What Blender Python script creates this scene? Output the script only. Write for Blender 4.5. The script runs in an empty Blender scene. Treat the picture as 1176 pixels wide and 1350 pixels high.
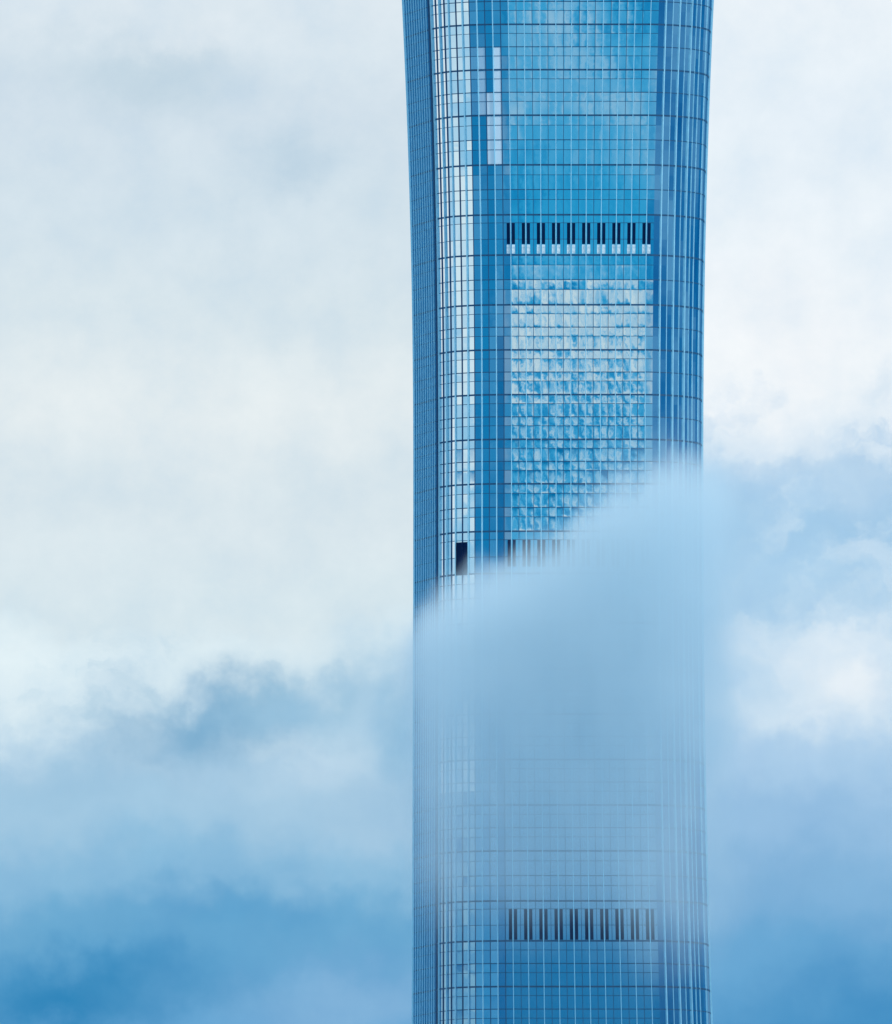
import bpy, math, random
from mathutils import Vector
random.seed(7)
scene = bpy.context.scene
COL = scene.collection

# ------------------------------------------------------------------ camera geometry
FPX = 30700.0            # focal length of the long lens in picture units
DIST = 4600.0            # metres from the camera to the front face
PITCH = math.radians(4.6)
CAMZ = 15.0
WAIST = 190.0            # half width of the tower's waist in plan units
FRONT = 28.5
M = DIST / math.cos(PITCH) / FPX       # metres per plan unit
AX = 736.0
def Z(py):
    return CAMZ + DIST * math.tan(PITCH + math.atan((675.0 - py) / FPX))
def lin(c):
    return tuple((v / 255 / 12.92) if v / 255 <= .04045 else ((v / 255 + .055) / 1.055) ** 2.4 for v in c) + (1.0,)

# ------------------------------------------------------------------ node helper
class G:
    def __init__(s, tree):
        s.t = tree
    def n(s, kind, **kw):
        nd = s.t.nodes.new(kind)
        for k, v in kw.items():
            setattr(nd, k, v)
        return nd
    def put(s, sock, v):
        if isinstance(v, S): s.t.links.new(v.o, sock)
        elif hasattr(v, 'is_linked'): s.t.links.new(v, sock)
        else: sock.default_value = v
    def m(s, op, a, b=0.0, c=0.0, clamp=False):
        nd = s.n('ShaderNodeMath', operation=op, use_clamp=clamp)
        for i, v in enumerate((a, b, c)):
            s.put(nd.inputs[i], v)
        return S(s, nd.outputs[0])
    def vm(s, op, a, b=(0, 0, 0), scale=None):
        nd = s.n('ShaderNodeVectorMath', operation=op)
        s.put(nd.inputs[0], a)
        if scale is None: s.put(nd.inputs[1], b)
        else: s.put(nd.inputs['Scale'], scale)
        return nd
    def comb(s, x, y, z):
        nd = s.n('ShaderNodeCombineXYZ')
        for i, v in enumerate((x, y, z)): s.put(nd.inputs[i], v)
        return nd.outputs[0]
    def sep(s, v):
        nd = s.n('ShaderNodeSeparateXYZ'); s.put(nd.inputs[0], v)
        return [S(s, o) for o in nd.outputs]
    def noise(s, vec, scale, detail=5, rough=.5, dist=0.0, lac=2.0):
        nd = s.n('ShaderNodeTexNoise'); s.put(nd.inputs['Vector'], vec)
        nd.inputs['Scale'].default_value = scale; nd.inputs['Detail'].default_value = detail
        nd.inputs['Roughness'].default_value = rough; nd.inputs['Distortion'].default_value = dist
        nd.inputs['Lacunarity'].default_value = lac
        return nd
    def fac(s, nd): return S(s, nd.outputs[0])
    def step(s, v, a, b, ta=0.0, tb=1.0):
        nd = s.n('ShaderNodeMapRange', interpolation_type='SMOOTHSTEP')
        s.put(nd.inputs['Value'], v)
        nd.inputs['From Min'].default_value = a; nd.inputs['From Max'].default_value = b
        nd.inputs['To Min'].default_value = ta; nd.inputs['To Max'].default_value = tb
        return S(s, nd.outputs[0])
    def mix(s, f, a, b, mode='MIX'):
        nd = s.n('ShaderNodeMix', data_type='RGBA', blend_type=mode)
        s.put(nd.inputs[0], f); s.put(nd.inputs[6], a); s.put(nd.inputs[7], b)
        return nd.outputs[2]
    def ramp(s, f, stops, interp='B_SPLINE'):
        nd = s.n('ShaderNodeValToRGB'); s.put(nd.inputs[0], f)
        r = nd.color_ramp; r.interpolation = interp
        while len(r.elements) > 1: r.elements.remove(r.elements[-1])
        r.elements[0].position = stops[0][0]; r.elements[0].color = stops[0][1]
        for p, c in stops[1:]:
            e = r.elements.new(p); e.color = c
        return nd.outputs[0]
    def curve(s, f, pts):
        """piecewise-linear function of f through (x, y) points, y any range"""
        x0, x1 = pts[0][0], pts[-1][0]
        y0 = min(p[1] for p in pts); y1 = max(p[1] for p in pts)
        t = s.m('DIVIDE', s.m('SUBTRACT', f, x0), x1 - x0)
        c = s.ramp(t, [((x - x0) / (x1 - x0), (((y - y0) / (y1 - y0)),) * 3 + (1,)) for x, y in pts], 'CARDINAL')
        return S(s, c) * (y1 - y0) + y0
class S:
    def __init__(s, g, o): s.g = g; s.o = o
    def __add__(s, b): return s.g.m('ADD', s, b)
    __radd__ = __add__
    def __sub__(s, b): return s.g.m('SUBTRACT', s, b)
    def __rsub__(s, b): return s.g.m('SUBTRACT', b, s)
    def __mul__(s, b): return s.g.m('MULTIPLY', s, b)
    __rmul__ = __mul__
    def __truediv__(s, b): return s.g.m('DIVIDE', s, b)
    def clamp(s): return s.g.m('ADD', s, 0.0, clamp=True)

# ------------------------------------------------------------------ sky (world)
SUN_EL, SUN_AZ = math.radians(38), math.radians(122)     # azimuth from +Y, clockwise
world = bpy.data.worlds.new('World'); scene.world = world; world.use_nodes = True
wt = world.node_tree; wt.nodes.clear(); g = G(wt)
tc = g.n('ShaderNodeTexCoord')
D = g.vm('NORMALIZE', tc.outputs['Generated']).outputs[0]
dx, dy, dz = g.sep(D)
DEG = 180 / math.pi
az = g.m('ARCTAN2', dx, dy) * DEG
el = g.m('ARCSINE', dz) * DEG
nish = g.n('ShaderNodeTexSky', sky_type='NISHITA'); nish.sun_disc = False
nish.sun_elevation = SUN_EL; nish.sun_rotation = SUN_AZ
nish.dust_density = 0.4; nish.ozone_density = 3.0; nish.air_density = 1.0
blue = g.vm('SCALE', nish.outputs[0], scale=0.1).outputs[0]
# deep air: high clear sky shows through between the clouds
deep = g.mix(0.985, blue, lin((0, 106, 168)))
mid = g.mix(0.96, blue, lin((0, 164, 216)))

# -- cloud bank beyond the tower (angular layout, degrees)
K = math.degrees(1 / FPX)
def A(px): return (px - 588) * K
def E(py): return 4.6 + (675 - py) * K
P2 = g.comb(az, el, 0.0)
wn = g.noise(P2, 2.6, 7, .56)
wn2 = g.noise(P2, 9.0, 6, .6)
wc = g.sep(wn.outputs[1]); wc2 = g.sep(wn2.outputs[1])
waz = az + (wc[0] - .5) * .34 + (wc2[0] - .5) * .16
wel = el + (wc[1] - .5) * .30 + (wc2[1] - .5) * .16
def vramp(stops):
    lo, hi = E(1400), E(-60)
    f = (wel - lo) / (hi - lo)
    st = sorted(((E(y) - lo) / (hi - lo), lin(c)) for y, c in stops)
    return g.ramp(f, st, 'EASE')
leftc = vramp([(-40, (222, 234, 242)), (130, (211, 226, 237)), (300, (211, 227, 237)), (420, (217, 231, 238)), (540, (227, 237, 241)), (660, (217, 231, 238)),
               (800, (216, 232, 239)), (865, (222, 239, 246)), (940, (208, 230, 242)), (1010, (176, 208, 230)), (1070, (163, 201, 226)),
               (1150, (136, 187, 220)), (1220, (108, 171, 211)), (1300, (92, 160, 206)), (1390, (104, 168, 214))])
rightc = vramp([(-40, (234, 243, 250)), (200, (231, 242, 250)), (400, (237, 245, 251)), (520, (242, 248, 252)), (580, (222, 236, 247)), (645, (176, 208, 235)),
                (715, (156, 197, 229)), (790, (178, 211, 236)), (860, (214, 233, 247)), (930, (218, 235, 247)), (1000, (176, 208, 236)), (1080, (148, 190, 226)),
                (1170, (124, 176, 217)), (1260, (104, 167, 212)), (1390, (82, 152, 202))])
front = g.mix(g.step(az, A(700), A(860)), leftc, rightc)
def blob(c, px, py, sx, sy, col, k, rot=0.0):
    u = (waz - A(px)); v = (wel - E(py))
    cr, sr = math.cos(math.radians(rot)), math.sin(math.radians(rot))
    u, v = (u * cr + v * sr) / (sx * K), (v * cr - u * sr) / (sy * K)
    w = g.m('EXPONENT', (u * u + v * v) * -1.0) * k
    return g.mix(w, c, lin(col))
tat = g.fac(g.noise(g.comb(waz, wel * 1.3, 5.0), 4.2, 8, .58, .08))
bandl = g.step(wel, E(1060), E(960)) * g.step(wel, E(790), E(880)) * g.step(az, A(510), A(400))
front = g.mix(bandl * g.step(tat, .46, .66) * .5, front, lin((228, 243, 248)))
front = g.mix(bandl * g.step(tat, .50, .32) * .4, front, lin((140, 188, 216)))
bandr = g.step(wel, E(1010), E(900)) * g.step(wel, E(480), E(600)) * g.step(az, A(860), A(960))
front = g.mix(bandr * g.step(tat, .47, .64) * .5, front, lin((236, 245, 251)))
front = g.mix(bandr * g.step(tat, .50, .36) * .5, front, lin((158, 198, 232)))
for b in [(175, 95, 130, 55, (190, 212, 226), .75), (385, 225, 70, 45, (186, 210, 227), .7), (235, 45, 60, 30, (232, 240, 245), .5), (440, 70, 110, 40, (222, 235, 243), .5),
          (275, 945, 140, 58, (108, 163, 200), .95, 18), (390, 915, 90, 36, (146, 192, 220), .8, 8), (530, 945, 75, 85, (146, 192, 222), 1.0, 50), (430, 985, 40, 70, (198, 222, 239), .55, -50),
          (30, 930, 70, 40, (226, 241, 247), .7), (150, 900, 60, 30, (196, 219, 234), .4, 40), (60, 1040, 140, 40, (150, 193, 221), .6), (90, 1330, 150, 60, (48, 134, 187), .95), (330, 1210, 160, 40, (84, 156, 204), .6),
          (455, 1325, 150, 60, (136, 183, 221), .8, 10), (500, 1090, 110, 50, (172, 205, 230), .5),
          (1115, 905, 66, 52, (244, 249, 252), .9, 25), (975, 900, 40, 60, (196, 222, 242), .5), (955, 690, 70, 60, (160, 200, 230), .8), (945, 800, 40, 80, (172, 207, 234), .6), (1170, 1350, 130, 80, (68, 144, 197), .85),
          (1130, 640, 70, 40, (190, 217, 238), .5, -20), (1090, 180, 120, 70, (226, 238, 248), .6), (1040, 450, 60, 120, (243, 247, 251), .5), (1160, 520, 40, 20, (205, 226, 242), .6)]:
    front = blob(front, *b)
fine = g.noise(P2, 5.0, 8, .6)
front = g.mix(1.0, front, g.ramp(g.fac(fine), [(.28, (.90, .935, .965, 1)), (.5, (.985, .985, .985, 1)), (.70, (1.05, 1.03, 1.015, 1))], 'LINEAR'), 'MULTIPLY')

# -- sky on the sides and behind the camera (what the glass mirrors)
raz = g.m('ARCTAN2', dx, dy * -1.0) * DEG          # azimuth from straight behind the camera
R2 = g.comb(raz * 2.3, el * .72 + raz * .9, 3.0)
rn = g.fac(g.noise(R2, 1.15, 5, .5, .3))
rn2 = g.fac(g.noise(R2, 3.0, 4, .5, .2))
wisp = g.fac(g.noise(g.comb(raz * .11, el * 1.25, 9.0), .8, 8, .56, .6))
tex = rn * .72 + rn2 * .28
bias = g.curve(el, [(-2, -.08), (0.3, -.03), (1.2, .07), (2.0, .02), (2.5, -.07), (2.95, -.06), (3.35, .20), (4.0, .20), (4.3, .07), (4.6, .10), (5.0, .0), (5.6, -.16), (9, -.1), (20, -.05)])
covr = g.step(tex + bias, .41, .68)
cloudc = g.mix(g.step(tex + bias, .50, .80), lin((110, 186, 226)), lin((238, 239, 238)))
rear = g.mix(covr * .95, g.mix(g.step(tex + bias * .6, .50, .38) * .8, mid, lin((0, 122, 182))), cloudc)
lowdeep = g.step(el, 4.75, 5.3)
rear = g.mix(lowdeep * .93, rear, lin((0, 114, 168)))
# left and right of the tower's own face
side_w = g.step(wisp, .45, .62)
rightsky = g.mix(side_w * .42, g.mix(g.step(wisp, .44, .32) * .8, deep, lin((0, 84, 148))), lin((140, 198, 232)))
rightsky = g.mix(g.step(el, 4.75, 5.1) * .8, rightsky, lin((0, 92, 148)))
leftnear = g.mix(side_w * .35, g.mix(.6, mid, deep), lin((120, 185, 225)))
bright = g.mix(g.step(wisp, .36, .56), lin((160, 210, 240)), lin((250, 253, 255)))
bright = g.mix(g.step(el, 4.78, 4.98), bright, lin((60, 150, 200)))
sk = g.mix(g.step(dx, .2, .46), rear, rightsky)
sk = g.mix(g.step(dx, -.05, -.2), sk, leftnear)
sk = g.mix(g.step(dx, -.55, -.78), sk, bright)
# overhead the cloud cover closes again
over = g.mix(g.step(g.fac(g.noise(D, 2.2, 6, .55)), .35, .62), lin((150, 196, 228)), lin((240, 246, 250)))
over = g.vm('SCALE', over, scale=g.step(el, 12, 40, 1.0, 1.5)).outputs[0]
sk = g.mix(g.step(el, 12, 30), sk, over)
final = g.mix(g.step(dy, .935, .974), sk, front)
world.cycles.sampling_method = 'MANUAL'; world.cycles.sample_map_resolution = 256
bg = g.n('ShaderNodeBackground'); g.put(bg.inputs[0], final); bg.inputs[1].default_value = 1.0
wo = g.n('ShaderNodeOutputWorld'); wt.links.new(bg.outputs[0], wo.inputs[0])

# ------------------------------------------------------------------ sun
sd = bpy.data.lights.new('sun', 'SUN'); sd.energy = 1.65; sd.angle = math.radians(10); sd.color = (1, .97, .92)
sun = bpy.data.objects.new('sun', sd); COL.objects.link(sun)
sdir = Vector((math.sin(SUN_AZ) * math.cos(SUN_EL), math.cos(SUN_AZ) * math.cos(SUN_EL), math.sin(SUN_EL)))
sun.rotation_euler = (-sdir).to_track_quat('-Z', 'Y').to_euler(); sun.location = (0, 0, 900)

# ------------------------------------------------------------------ materials
def mat(name):
    m = bpy.data.materials.new(name); m.use_nodes = True; m.node_tree.nodes.clear()
    return m, G(m.node_tree)
def paint(name, col, rough, metal, var=.12, scale=.6):
    m, q = mat(name)
    geo = q.n('ShaderNodeNewGeometry')
    nz = q.fac(q.noise(geo.outputs['Position'], scale, 4, .6))
    c = q.ramp(nz, [(.25, tuple(v * (1 - var) for v in col) + (1,)), (.75, tuple(min(1, v * (1 + var)) for v in col) + (1,))], 'LINEAR')
    p = q.n('ShaderNodeBsdfPrincipled'); q.put(p.inputs['Base Color'], c)
    p.inputs['Roughness'].default_value = rough; p.inputs['Metallic'].default_value = metal; p.inputs['Specular IOR Level'].default_value = .08 if max(col) < .1 else .5
    o = q.n('ShaderNodeOutputMaterial'); q.t.links.new(p.outputs[0], o.inputs[0])
    return m
MF = paint('fin_aluminium', (.40, .77, .93), .4, .25)
MD = paint('dark_mullion', (.006, .075, .18), .6, .0)
MB = paint('dark_floor_band', (.005, .075, .17), .6, .0)
ML = paint('louvre_black', (.0012, .018, .072), .7, .0)
MG = paint('pale_grille', (.75, .86, .92), .5, .0, .2, 2.5)
MR = paint('roof_grey', (.25, .3, .34), .8, 0)

mglass, q = mat('curtain_glass')
geo = q.n('ShaderNodeNewGeometry')
N = geo.outputs['True Normal']
uv = q.n('ShaderNodeUVMap', uv_map='pane'); u, v, _ = q.sep(uv.outputs[0])
at = q.n('ShaderNodeAttribute', attribute_name='pane_form'); ta, tb, pil = q.sep(at.outputs['Vector'])
a2 = q.n('ShaderNodeAttribute', attribute_name='pane_look'); white_refl, dark, seed = q.sep(a2.outputs['Vector'])
T = q.vm('NORMALIZE', q.vm('CROSS_PRODUCT', (0, 0, 1), N).outputs[0]).outputs[0]
U = (u - .5) * 2; V = (v - .5) * 2
wob = q.noise(q.comb(u * .9 + seed * 3.0, v * 1.4 + seed * 7.0, seed * .35), 1.5, 3, .55)
w0, w1, _ = q.sep(wob.outputs[1])
offx = ta + pil * (U * .35 + U * U * U * .75 + (w0 - .5) * 2.2)
offz = tb + pil * (V * .35 + V * V * V * .75 + (w1 - .5) * 2.2)
nrm = q.vm('ADD', N, q.vm('SCALE', T, scale=offx).outputs[0]).outputs[0]
nrm = q.vm('ADD', nrm, q.vm('SCALE', (0, 0, 1), scale=offz).outputs[0]).outputs[0]
nrm = q.vm('NORMALIZE', nrm).outputs[0]
lw = q.n('ShaderNodeLayerWeight'); lw.inputs[0].default_value = .5; q.put(lw.inputs['Normal'], nrm)
fac = S(q, lw.outputs['Facing'])
tint = q.mix(q.step(fac, .1, .75), (.70, .89, .962, 1), (.88, .96, 1, 1))
tint = q.mix(dark, tint, (.02, .30, .52, 1))  # darker tint paints dim reflections into chosen panes
gl = q.n('ShaderNodeBsdfGlossy'); q.put(gl.inputs['Color'], tint); gl.inputs['Roughness'].default_value = .015; q.put(gl.inputs['Normal'], nrm)
inn = q.n('ShaderNodeBsdfDiffuse'); inn.inputs[0].default_value = (.006, .10, .19, 1)
m1 = q.n('ShaderNodeMixShader'); m1.inputs[0].default_value = .88
q.t.links.new(inn.outputs[0], m1.inputs[1]); q.t.links.new(gl.outputs[0], m1.inputs[2])
wr = q.n('ShaderNodeBsdfDiffuse'); wr.inputs[0].default_value = (.80, .90, .95, 1)  # pale diffuse that paints bright sky reflections onto some panes
m2 = q.n('ShaderNodeMixShader'); q.put(m2.inputs[0], white_refl)
q.t.links.new(m1.outputs[0], m2.inputs[1]); q.t.links.new(wr.outputs[0], m2.inputs[2])
o = q.n('ShaderNodeOutputMaterial'); q.t.links.new(m2.outputs[0], o.inputs[0])

# ------------------------------------------------------------------ plan of the tower (waist units, centre at 0,0, front at y = -WAIST)
HB = 9.78
LEFT = [4, 5, 9, 12, 15, 33, 33, 31, 52, 58, 58, 61, 70]
RIGHT = [8, 26, 22, 33, 36, 46, 50, 57, 62, 69, 75, 80, 85, 88]
STRIP = 72.4
def walk(x, y, angs, sgn):
    pts = []
    for a in angs:
        r = math.radians(a)
        x += sgn * HB * math.cos(r); y += HB * math.sin(r); pts.append((x, y))
    return pts
frontpts = [(-61.6 + HB * i, -WAIST) for i in range(19)]
lp = walk(-61.6, -WAIST, LEFT, -1)
xn, yn = lp[-1]
notch = [(xn - .5, yn + 2.4)]
sp = walk(notch[0][0], notch[0][1], [STRIP] * 10, -1)
rp = walk(frontpts[-1][0], -WAIST, RIGHT, 1)
lb = []
x, y = sp[-1]
while y < 118: y += HB; lb.append((x, y))
lb += walk(x, y, [], -1)
for k in range(8):
    r = math.radians(90 * (k + .5) / 8); x += 9.78 * math.sin(r) * 1.0; y += 9.78 * math.cos(r); lb.append((x, y))
rb = []
x2, y2 = rp[-1]
while y2 < 118: y2 += HB; rb.append((x2, y2))
for k in range(8):
    r = math.radians(90 * (k + .5) / 8); x2 -= 9.78 * math.sin(r); y2 += 9.78 * math.cos(r); rb.append((x2, y2))
yb = (y + y2) / 2
nb = int(round((x2 - x) / HB))
back = [(x + (x2 - x) * i / nb, y + (y2 - y) * i / nb) for i in range(1, nb)]
# ordered left-back ... front ... right ... back, counter-clockwise seen from above (left -> front -> right)
PLAN = list(reversed(lb)) + list(reversed(sp)) + notch + list(reversed(lp)) + frontpts + rp + rb + list(reversed(back))
NP = len(PLAN)
iL = len(lb); iNotch = iL + len(sp); iC = iNotch + 1; iF = iC + len(lp); iR = iF + 18; iRe = iR + len(rp)
# facet i runs from PLAN[i] to PLAN[i+1]; outward normal is (dy, -dx)
FN = []
for i in range(NP):
    (ax, ay), (bx_, by_) = PLAN[i], PLAN[(i + 1) % NP]
    l = math.hypot(bx_ - ax, by_ - ay); FN.append(((by_ - ay) / l, -(bx_ - ax) / l))
VN = []
for i in range(NP):
    n = (FN[i - 1][0] + FN[i][0], FN[i - 1][1] + FN[i][1]); l = math.hypot(*n) or 1
    n = (n[0] / l, n[1] / l); k = 1 / max(.6, n[0] * FN[i][0] + n[1] * FN[i][1]); VN.append((n[0] * k, n[1] * k))

def halfw(py):
    if py < 600:
        t = (600 - py) / 600
        return WAIST + 14 * t ** 2.05
    if py > 700:
        t = (py - 700) / 650
        return WAIST + (7 * t ** 1.8 if t < 3 else 7 * 3 ** 1.8 + 10 * (t - 3))
    return WAIST
def slope(py):
    return (halfw(py - 1) - halfw(py + 1)) / 2
def shift(py):
    t = max(0, min(1.2, (py - 700) / 650)); return 5 * t * t
def pt(i, py, off=0.0, s=0.0):
    """point on the facade: plan vertex i (or fraction s along facet i), at height py, pushed out by off metres"""
    a = PLAN[i % NP]
    if s:
        b = PLAN[(i + 1) % NP]; a = (a[0] + (b[0] - a[0]) * s, a[1] + (b[1] - a[1]) * s); n = FN[i % NP]
    else:
        n = VN[i % NP]
    k = halfw(py) / WAIST
    return Vector(((a[0] * k + shift(py)) * M + n[0] * off, a[1] * k * M + n[1] * off, Z(py)))

# ------------------------------------------------------------------ storeys
BANDS = [33.4, 92.9, 152.7, 217.9, 283.5, 336.5, 402.0, 461.3, 520.3, 579.2, 637.8, 700.4, 756.0, 821.5, 881.5, 941.5, 1001.5, 1061.5, 1122.0, 1188.0, 1240.7, 1301.0, 1361.0]
MECH = {283.5, 700.4, 1188.0}
while BANDS[0] > -262: BANDS.insert(0, BANDS[0] - 59.5)
while Z(BANDS[-1] + 60) > 1: BANDS.append(BANDS[-1] + 60)
STOREYS = []        # each a list of row boundaries from top to bottom
for t0, t1 in zip(BANDS[:-1], BANDS[1:]):
    d = t1 - t0
    if t0 in MECH:
        STOREYS.append(([t0, t0 + .2 * d, t0 + .605 * d, t1], True))
    else:
        STOREYS.append(([t0, t0 + .2 * d, t0 + .495 * d], False)); STOREYS.append(([t0 + .495 * d, t0 + .695 * d, t1], False))

def mesh_obj(name, verts, faces, material, parent, smooth=False):
    me = bpy.data.meshes.new(name); me.from_pydata([tuple(v) for v in verts], [], faces); me.update()
    me.materials.append(material)
    ob = bpy.data.objects.new(name, me); COL.objects.link(ob)
    if parent: ob.parent = parent
    return ob

tower = bpy.data.objects.new('skyscraper', None); COL.objects.link(tower)
tower['label'] = 'tall blue glass skyscraper with rounded corners and a narrow waist, half hidden by drifting cloud'
tower['category'] = 'skyscraper'

col_tilt = [random.gauss(0, .0004) for _ in range(NP)]
def pane_look(i, ya, yb, row):
    """tilt, bow and painted bright or dark reflections of one pane"""
    yc = (ya + yb) / 2
    ta = random.gauss(0, .0002) + col_tilt[i] * .5; tb = random.gauss(0, .00022); pil = abs(random.gauss(.0008, .0003)); white_refl = 0.0; dark = 0.0
    if iF <= i < iR:
        if 366 < yc < 700: pil = random.uniform(.0026, .0052) * (1.0 if yc > 400 else .8); ta += random.gauss(0, .0014); tb += random.gauss(0, .0011)
        elif 336 < yc < 367: pil = .0014
    elif i == iR and 366 < yc < 432: pil = .003
    elif iR < i <= iRe: pil = .0004; ta *= .4; tb *= .4; dark = .7 if i >= iR + 11 else 0  # edge facets tinted darker to mute their white sky reflection
    j = iF - 1 - i          # left corner facets counted from the flat face
    if 0 <= j < len(LEFT):
        ta += random.gauss(0, .0018); tb += random.gauss(0, .001)
        if j == 1 and 63 < yc < 216: white_refl = .85  # white reflected columns, painted as pale panes
        elif j == 2 and 123 < yc < 216: white_refl = .85
        elif j == 3 and 63 < yc < 153: white_refl = .5
        elif j == 4 and 63 < yc < 153: white_refl = .12
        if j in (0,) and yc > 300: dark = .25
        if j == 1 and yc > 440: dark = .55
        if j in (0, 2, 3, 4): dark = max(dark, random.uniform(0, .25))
        if j >= 5 and yc > 1040: dark = random.uniform(.66, .74)  # darker tint painted in to replace the white reflection low down
        if j == 7 and yc > 1195: dark = .8  # dark reflected column painted as tint
    if iL <= i < iNotch: dark = .95 if yc > 1190 and iL + 5 <= i < iL + 7 else .8  # oblique face: dark reflections painted into the glass tint
    return ta, tb, pil, white_refl, dark

def glazing(name, rows, parent, sides, skip=()):
    vs, fs, uvs, A1, A2 = [], [], [], [], []
    for i in sides:
        for r in range(len(rows) - 1):
            if (i, r) in skip: continue
            ya, yb = rows[r], rows[r + 1]
            b = len(vs)
            vs += [pt(i, yb), pt(i + 1, yb), pt(i + 1, ya), pt(i, ya)]
            fs.append((b, b + 1, b + 2, b + 3)); uvs += [(0, 0), (1, 0), (1, 1), (0, 1)]
            ta, tb, pil, wr_, dk = pane_look(i % NP, ya, yb, r)
            sa, sm_, sb = slope(ya), slope((ya + yb) / 2), slope(yb)
            lo_, hi_ = tb - (sb - sm_), tb - (sa - sm_)
            A1 += [(ta, lo_, pil), (ta, lo_, pil), (ta, hi_, pil), (ta, hi_, pil)]; A2 += [(wr_, dk, random.random())] * 4
    ob = mesh_obj(name, vs, fs, mglass, parent); me = ob.data
    ul = me.uv_layers.new(name='pane')
    for k, c in enumerate(uvs): ul.data[k].uv = c
    for nm, arr in (('pane_form', A1), ('pane_look', A2)):
        at_ = me.attributes.new(nm, 'FLOAT_VECTOR', 'CORNER')
        for k, c in enumerate(arr): at_.data[k].vector = c
    return ob

def ring(name, pys, height, off, material, parent):
    """flat bar running round the whole tower at each level in pys, standing proud of the glass"""
    vs, fs = [], []
    for py in pys:
        b = len(vs); h = height / 2 / M
        for i in range(NP):
            f = .014 if iL <= i <= iNotch else off
            vs += [pt(i, py + h, -.03), pt(i, py + h, f), pt(i, py - h, f), pt(i, py - h, -.03)]
        for i in range(NP):
            if name == 'transom' and iR + 1 <= i < iRe: continue
            a, c = b + 4 * i, b + 4 * ((i + 1) % NP)
            for k in range(3): fs.append((a + k, c + k, c + k + 1, a + k + 1))
    return mesh_obj(name, vs, fs, material, parent)

def louvre(parent, i, s0, s1, ya, yb, nslat, off, material, name):
    """louvred vent panel: a frame with slats, on facet i from s0 to s1"""
    vs, fs = [], []
    def box(sa, sb, y0, y1, o0, o1):
        b = len(vs)
        for o_ in (o0, o1):
            vs.extend([pt(i, y1, o_, sa), pt(i, y1, o_, sb), pt(i, y0, o_, sb), pt(i, y0, o_, sa)])
        fs.extend([(b + 4, b + 5, b + 6, b + 7), (b, b + 1, b + 5, b + 4), (b + 1, b + 2, b + 6, b + 5), (b + 2, b + 3, b + 7, b + 6), (b + 3, b, b + 4, b + 7)])
    e = (s1 - s0) * .1
    box(s0, s1, ya, yb, .002, off * .4)
    box(s0, s0 + e, ya, yb, off * .4, off); box(s1 - e, s1, ya, yb, off * .4, off)
    n = nslat; d = (yb - ya) / n
    for k in range(n):
        box(s0 + e, s1 - e, ya + d * k + d * .12, ya + d * k + d * .62, off * .4, off * .85)
    return mesh_obj(name, vs, fs, material, parent)

VIS0, VIS1 = -30, 1375
ALL = list(range(NP))
hid_rows = []
hidden_up, hidden_low = [], []
for rows, mech in STOREYS:
    if rows[-1] < VIS0: hidden_up.append((rows, mech)); continue
    if rows[0] > VIS1: hidden_low.append((rows, mech)); continue
    st = glazing('glazed_storey', rows, tower, ALL)
    if mech: st['label'] = 'mechanical storey with dark vent slots beside the fins'
    ring('transom', rows[1:-1], .11, .035, MB, st)
    if mech:
        t0 = rows[0]; top = rows[1]
        if t0 == 283.5: bot = 322.0
        elif t0 == 700.4: bot = 747.0
        else: bot = 1239.2
        for f in range(iF, iR + 1, 2):
            for (i, s0, s1) in ((f - 1, .47, .89), (f, .14, .56)):
                if f == iF: i, s0, s1 = (i, s0, s1)
                louvre(st, i, s0, s1, top + .4, bot, 9, .10, ML, 'vent_louvre')
                if t0 == 283.5:
                    h = (rows[-1] - 1.6 - bot) / 2
                    louvre(st, i, s0, s1, bot + .8, rows[-1] - 2.0, 2, .12, MG, 'pale_grille')
        if t0 == 700.4:
            j = iF - 1 - 7
            for k in (0, 1):
                vs, fs = [], []
                i = j + k
                louvre(st, i, .06 if k == 0 else .0, .999 if k == 0 else .9, 713.5, 757.0, 14, .22, ML, 'dark_opening')
bands_vis = [b for b in BANDS if VIS0 < b < VIS1]
for b in bands_vis: ring('floor_band', [b], .33, .07, MB, tower)
for rows, mech in STOREYS:
    if not mech and rows[0] not in BANDS and VIS0 < rows[0] < VIS1:
        ring('floor_line', [rows[0]], .17, .05, MB, tower)
for lst, nm in ((hidden_up, 'glazing'), (hidden_low, 'glazing')):
    vs = []
    allrows = sorted({y for rows, _ in lst for y in rows})
    ob = glazing(nm, allrows, tower, ALL); ob['kind'] = 'stuff'
    rg = ring('transom_bars', allrows[1:-1], .15, .05, MB, tower); rg['kind'] = 'stuff'

# fins and mullions: one long curved blade each, from the roof to the ground
LEVELS = sorted({BANDS[0], BANDS[-1]} | set(BANDS))
def blade(name, i, thick, depth, material):
    tx, ty = -VN[i][1], VN[i][0]; l = math.hypot(tx, ty); tx, ty = tx / l * thick / 2, ty / l * thick / 2
    nl = math.hypot(*VN[i]); 
    vs, fs = [], []
    for py in LEVELS:
        a = pt(i, py, -.02); b = pt(i, py, depth / nl)
        t = Vector((tx, ty, 0)); c = t * .75
        vs += [a - t, b - c, b + c, a + t]
    n = len(LEVELS)
    for k in range(n - 1):
        for e in range(3):
            fs.append((4 * k + e, 4 * k + e + 1, 4 * k + 4 + e + 1, 4 * k + 4 + e))
    fs.append((0, 3, 2, 1)); fs.append((4 * n - 4, 4 * n - 3, 4 * n - 2, 4 * n - 1))
    return mesh_obj(name, vs, fs, material, tower)
rest = []
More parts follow.
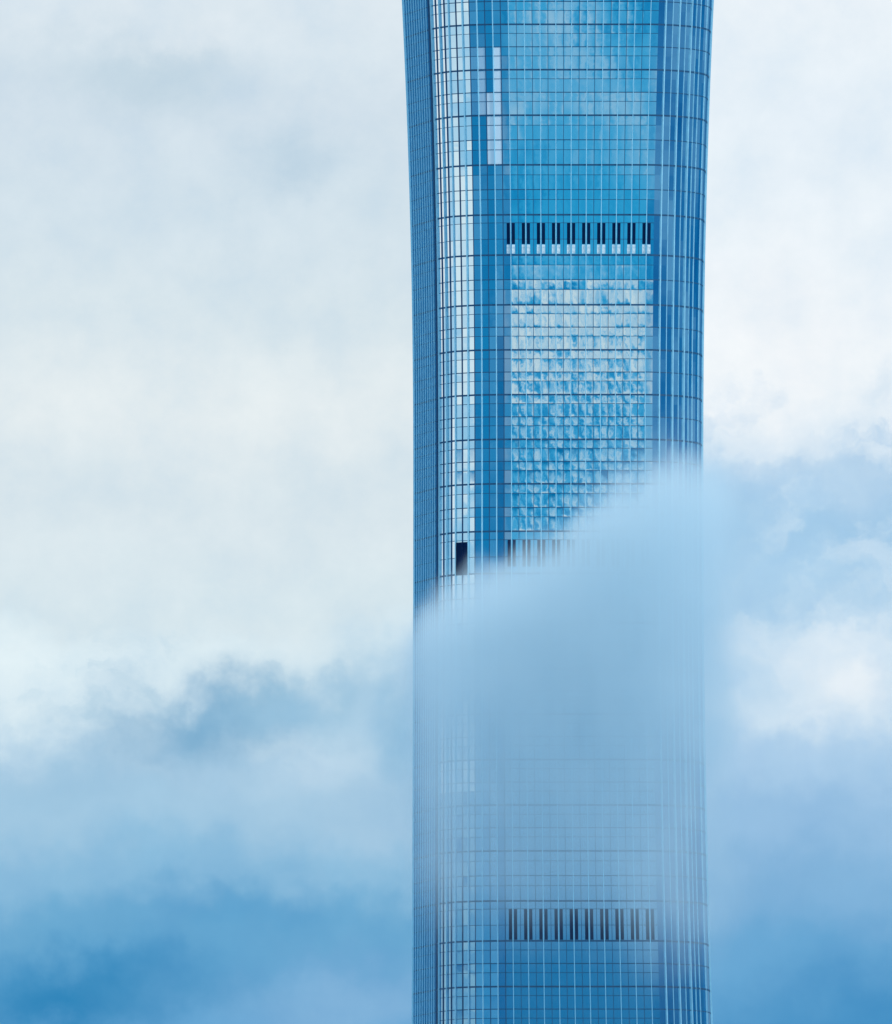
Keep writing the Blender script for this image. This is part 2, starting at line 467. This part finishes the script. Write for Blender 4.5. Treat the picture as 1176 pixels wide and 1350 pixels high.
for i in range(NP):
    if iF <= i <= iR:                       # flat front
        if (i - iF) % 2 == 0: blade('vertical_fin', i, .165, .36, MF)
        else: blade('mullion', i, .12, .06, MD)
    elif iC <= i < iF:                      # rounded left corner
        j = iF - i
        if j % 2 == 0: blade('vertical_fin', i, .20, .34, MF)
        else: blade('mullion', i, .20, .10 if j < 6 else .16, MD)
    elif iR < i < iRe:                      # rounded right corner
        j = i - iR
        if j == 1 or j > 11: continue
        if j % 2 == 0: blade('vertical_fin', i, .26 if j < 8 else .16, .30 if j < 8 else .10, MF)
        elif j < 9: blade('vertical_fin', i, .12, .12, MF)
    elif iL <= i <= iNotch:                 # oblique left face
        blade('vertical_fin', i, .14, .19, MF) if i < iNotch else blade('mullion', i, .2, .2, MD)
    else:
        rest.append(i)
# unseen sides: their fins as one part
vs, fs = [], []
for i in rest[::2]:
    o_ = blade('far_fin', i, .25, .36, MF); b = len(vs)
    vs += [v.co.copy() for v in o_.data.vertices]; fs += [tuple(k + b for k in p.vertices) for p in o_.data.polygons]
    me = o_.data; bpy.data.objects.remove(o_); bpy.data.meshes.remove(me)
ff = mesh_obj('fin_row', vs, fs, MF, tower); ff['kind'] = 'stuff'
# roof with a parapet
vs = [pt(i, BANDS[0], .0) for i in range(NP)]
mesh_obj('roof', vs, [tuple(range(NP))], MR, tower)

# ------------------------------------------------------------------ ground
mg, q = mat('blue_fill_ground')
geo = q.n('ShaderNodeNewGeometry')
nz = q.fac(q.noise(geo.outputs['Position'], .004, 8, .6))
c = q.ramp(nz, [(.3, (.10, .22, .33, 1)), (.5, (.16, .31, .43, 1)), (.7, (.25, .40, .52, 1))], 'LINEAR')  # unseen ground, coloured bright blue to light the cloud from below
p = q.n('ShaderNodeBsdfDiffuse'); q.put(p.inputs[0], c)
o = q.n('ShaderNodeOutputMaterial'); q.t.links.new(p.outputs[0], o.inputs[0])
s = 40000
gr = mesh_obj('ground', [(-s, -s, 0), (s, -s, 0), (s, s, 0), (-s, s, 0)], [(0, 1, 2, 3)], mg, None); gr['kind'] = 'structure'

# ------------------------------------------------------------------ cloud drifting past the tower
mc, q = mat('cloud_vapour')
vi = q.n('ShaderNodeAttribute', attribute_name='density')
pv = q.n('ShaderNodeVolumePrincipled'); pv.inputs['Color'].default_value = (.80, .905, .947, 1)
pv.inputs['Density Attribute'].default_value = ''
pv.inputs['Anisotropy'].default_value = .1; q.put(pv.inputs['Density'], S(q, vi.outputs['Fac']) * .105)
o = q.n('ShaderNodeOutputMaterial'); q.t.links.new(pv.outputs[0], o.inputs['Volume'])

nt = bpy.data.node_groups.new('cloud_density', 'GeometryNodeTree')
nt.interface.new_socket('Geometry', in_out='OUTPUT', socket_type='NodeSocketGeometry')
q = G(nt)
pos = q.n('GeometryNodeInputPosition').outputs[0]
X, Y, ZZ = q.sep(pos)
n1 = q.noise(pos, .022, 4, .55); n2 = q.noise(q.vm('MULTIPLY', pos, (1, .5, .7)).outputs[0], .085, 6, .6)
n3 = q.noise(q.vm('MULTIPLY', pos, (1.5, .5, .55)).outputs[0], .26, 4, .6)
c1 = q.sep(n1.outputs[1]); c2 = q.sep(n2.outputs[1]); c3 = q.sep(n3.outputs[1])
hx = X / M + AX
mz = (ZZ - Z(675)) / -M + 675.0          # depth below the waist line
hxw = hx + (c1[0] - .5) * 160 + (c2[0] - .5) * 90
mzw = mz + (c1[1] - .5) * 110 + (c2[1] - .5) * 150 + (c3[1] - .5) * 70
top = q.curve(hx, [(-250, 1000), (0, 970), (180, 940), (250, 905), (340, 915), (450, 920), (510, 890), (545, 842), (580, 806), (620, 788), (680, 753), (740, 716), (800, 670), (860, 648), (930, 620), (980, 612), (1060, 606), (1120, 625), (1190, 596), (1300, 610), (1500, 640)])
soft = q.step(hx, 915, 1020, 80, 210) + q.step(hx, 540, 440, 0, 60)
edge = q.step((mzw - top + 20) / soft, 0, 1) + q.step(mzw - top, -90, 0) * q.step(c3[2] + c2[1] * .6, .70, .95) * q.step(hx, 720, 800) * .07
body = q.curve(mzw, [(500, 1), (930, 1.1), (1000, .70), (1060, .47), (1120, .29), (1180, .17), (1235, .03), (1300, .010), (1400, .008), (1560, 0)])
rightlow = q.step(hxw, 800, 930) * q.step(hx, 1010, 935, .25, 1.0) * q.step(mzw, 1330, 1200) * q.step(mzw, 1000, 1120) * .17
leftlow = q.step(hxw, 660, 560) * q.step(mzw, 1280, 1120) * q.step(mzw, 1000, 1100) * .10
sidefade = q.step(hx + (c2[0] - .5) * 50, 522, 592, .08, 1.0) * q.step(hx + (c2[1] - .5) * 120, 980, 888, .16, 1.0) * q.step(hx, -240, -60) * q.step(hx, 1490, 1300)
gx = (hx + (c2[0] - .5) * 260 + (c3[0] - .5) * 90 - 1112) / 110.0; gz = (mzw + (c2[2] - .5) * 160 - 900) / 85.0
sidefade = sidefade * (1.0 - q.m('EXPONENT', (gx * gx + gz * gz) * -1.0) * .85)
hump = Y + 66.0
hump = q.m('EXPONENT', hump * hump * (-1 / (2 * 13.0 ** 2))) * q.step(Y, -31, -40) * q.step(Y, -108, -98)
dens = edge * (body + rightlow + leftlow) * sidefade * q.step(mz, 1590, 1480) * hump * q.m('MAXIMUM', .08, c2[2] * 1.9 + c1[2] * 1.4 + c3[2] * .8 - 1.05)
vc = q.n('GeometryNodeVolumeCube')
q.put(vc.inputs['Density'], dens)
lo = ((-250 - AX) * M, -110.0, Z(1600)); hi = ((1500 - AX) * M, -30.5, Z(540))
vc.inputs['Min'].default_value = lo; vc.inputs['Max'].default_value = hi
for k, nm in enumerate('XYZ'): vc.inputs['Resolution ' + nm].default_value = int((hi[k] - lo[k]) / (.95, 1.4, .9)[k])
sm = q.n('GeometryNodeSetMaterial'); sm.inputs['Material'].default_value = mc
nt.links.new(vc.outputs[0], sm.inputs[0])
go = q.n('NodeGroupOutput'); nt.links.new(sm.outputs[0], go.inputs[0])
cv = bpy.data.volumes.new('drifting_cloud'); cv.materials.append(mc)
cl = bpy.data.objects.new('drifting_cloud', cv); COL.objects.link(cl)
gm = cl.modifiers.new('density', 'NODES'); gm.node_group = nt
cl['kind'] = 'stuff'; cl['label'] = 'soft bluish cloud bank drifting across the middle of the glass skyscraper'; cl['category'] = 'cloud'

# ------------------------------------------------------------------ camera and render
cd = bpy.data.cameras.new('camera'); cd.sensor_fit = 'VERTICAL'; cd.sensor_height = 36; cd.sensor_width = 36
cd.lens = 36 * FPX / 1350; cd.clip_start = 5; cd.clip_end = 120000
cam = bpy.data.objects.new('camera', cd); COL.objects.link(cam)
cam.location = ((588 - AX) * M, -FRONT - DIST, CAMZ); cam.rotation_euler = (math.pi / 2 + PITCH, 0, 0)
scene.camera = cam
scene.render.engine = 'CYCLES'
cy = scene.cycles
cy.volume_bounces = 8; cy.max_bounces = 10; cy.volume_step_rate = 2.0; cy.volume_max_steps = 256
vs_ = scene.view_settings
vs_.view_transform = 'Standard'; vs_.look = 'None'; vs_.exposure = 0; vs_.gamma = 1; vs_.use_curve_mapping = False
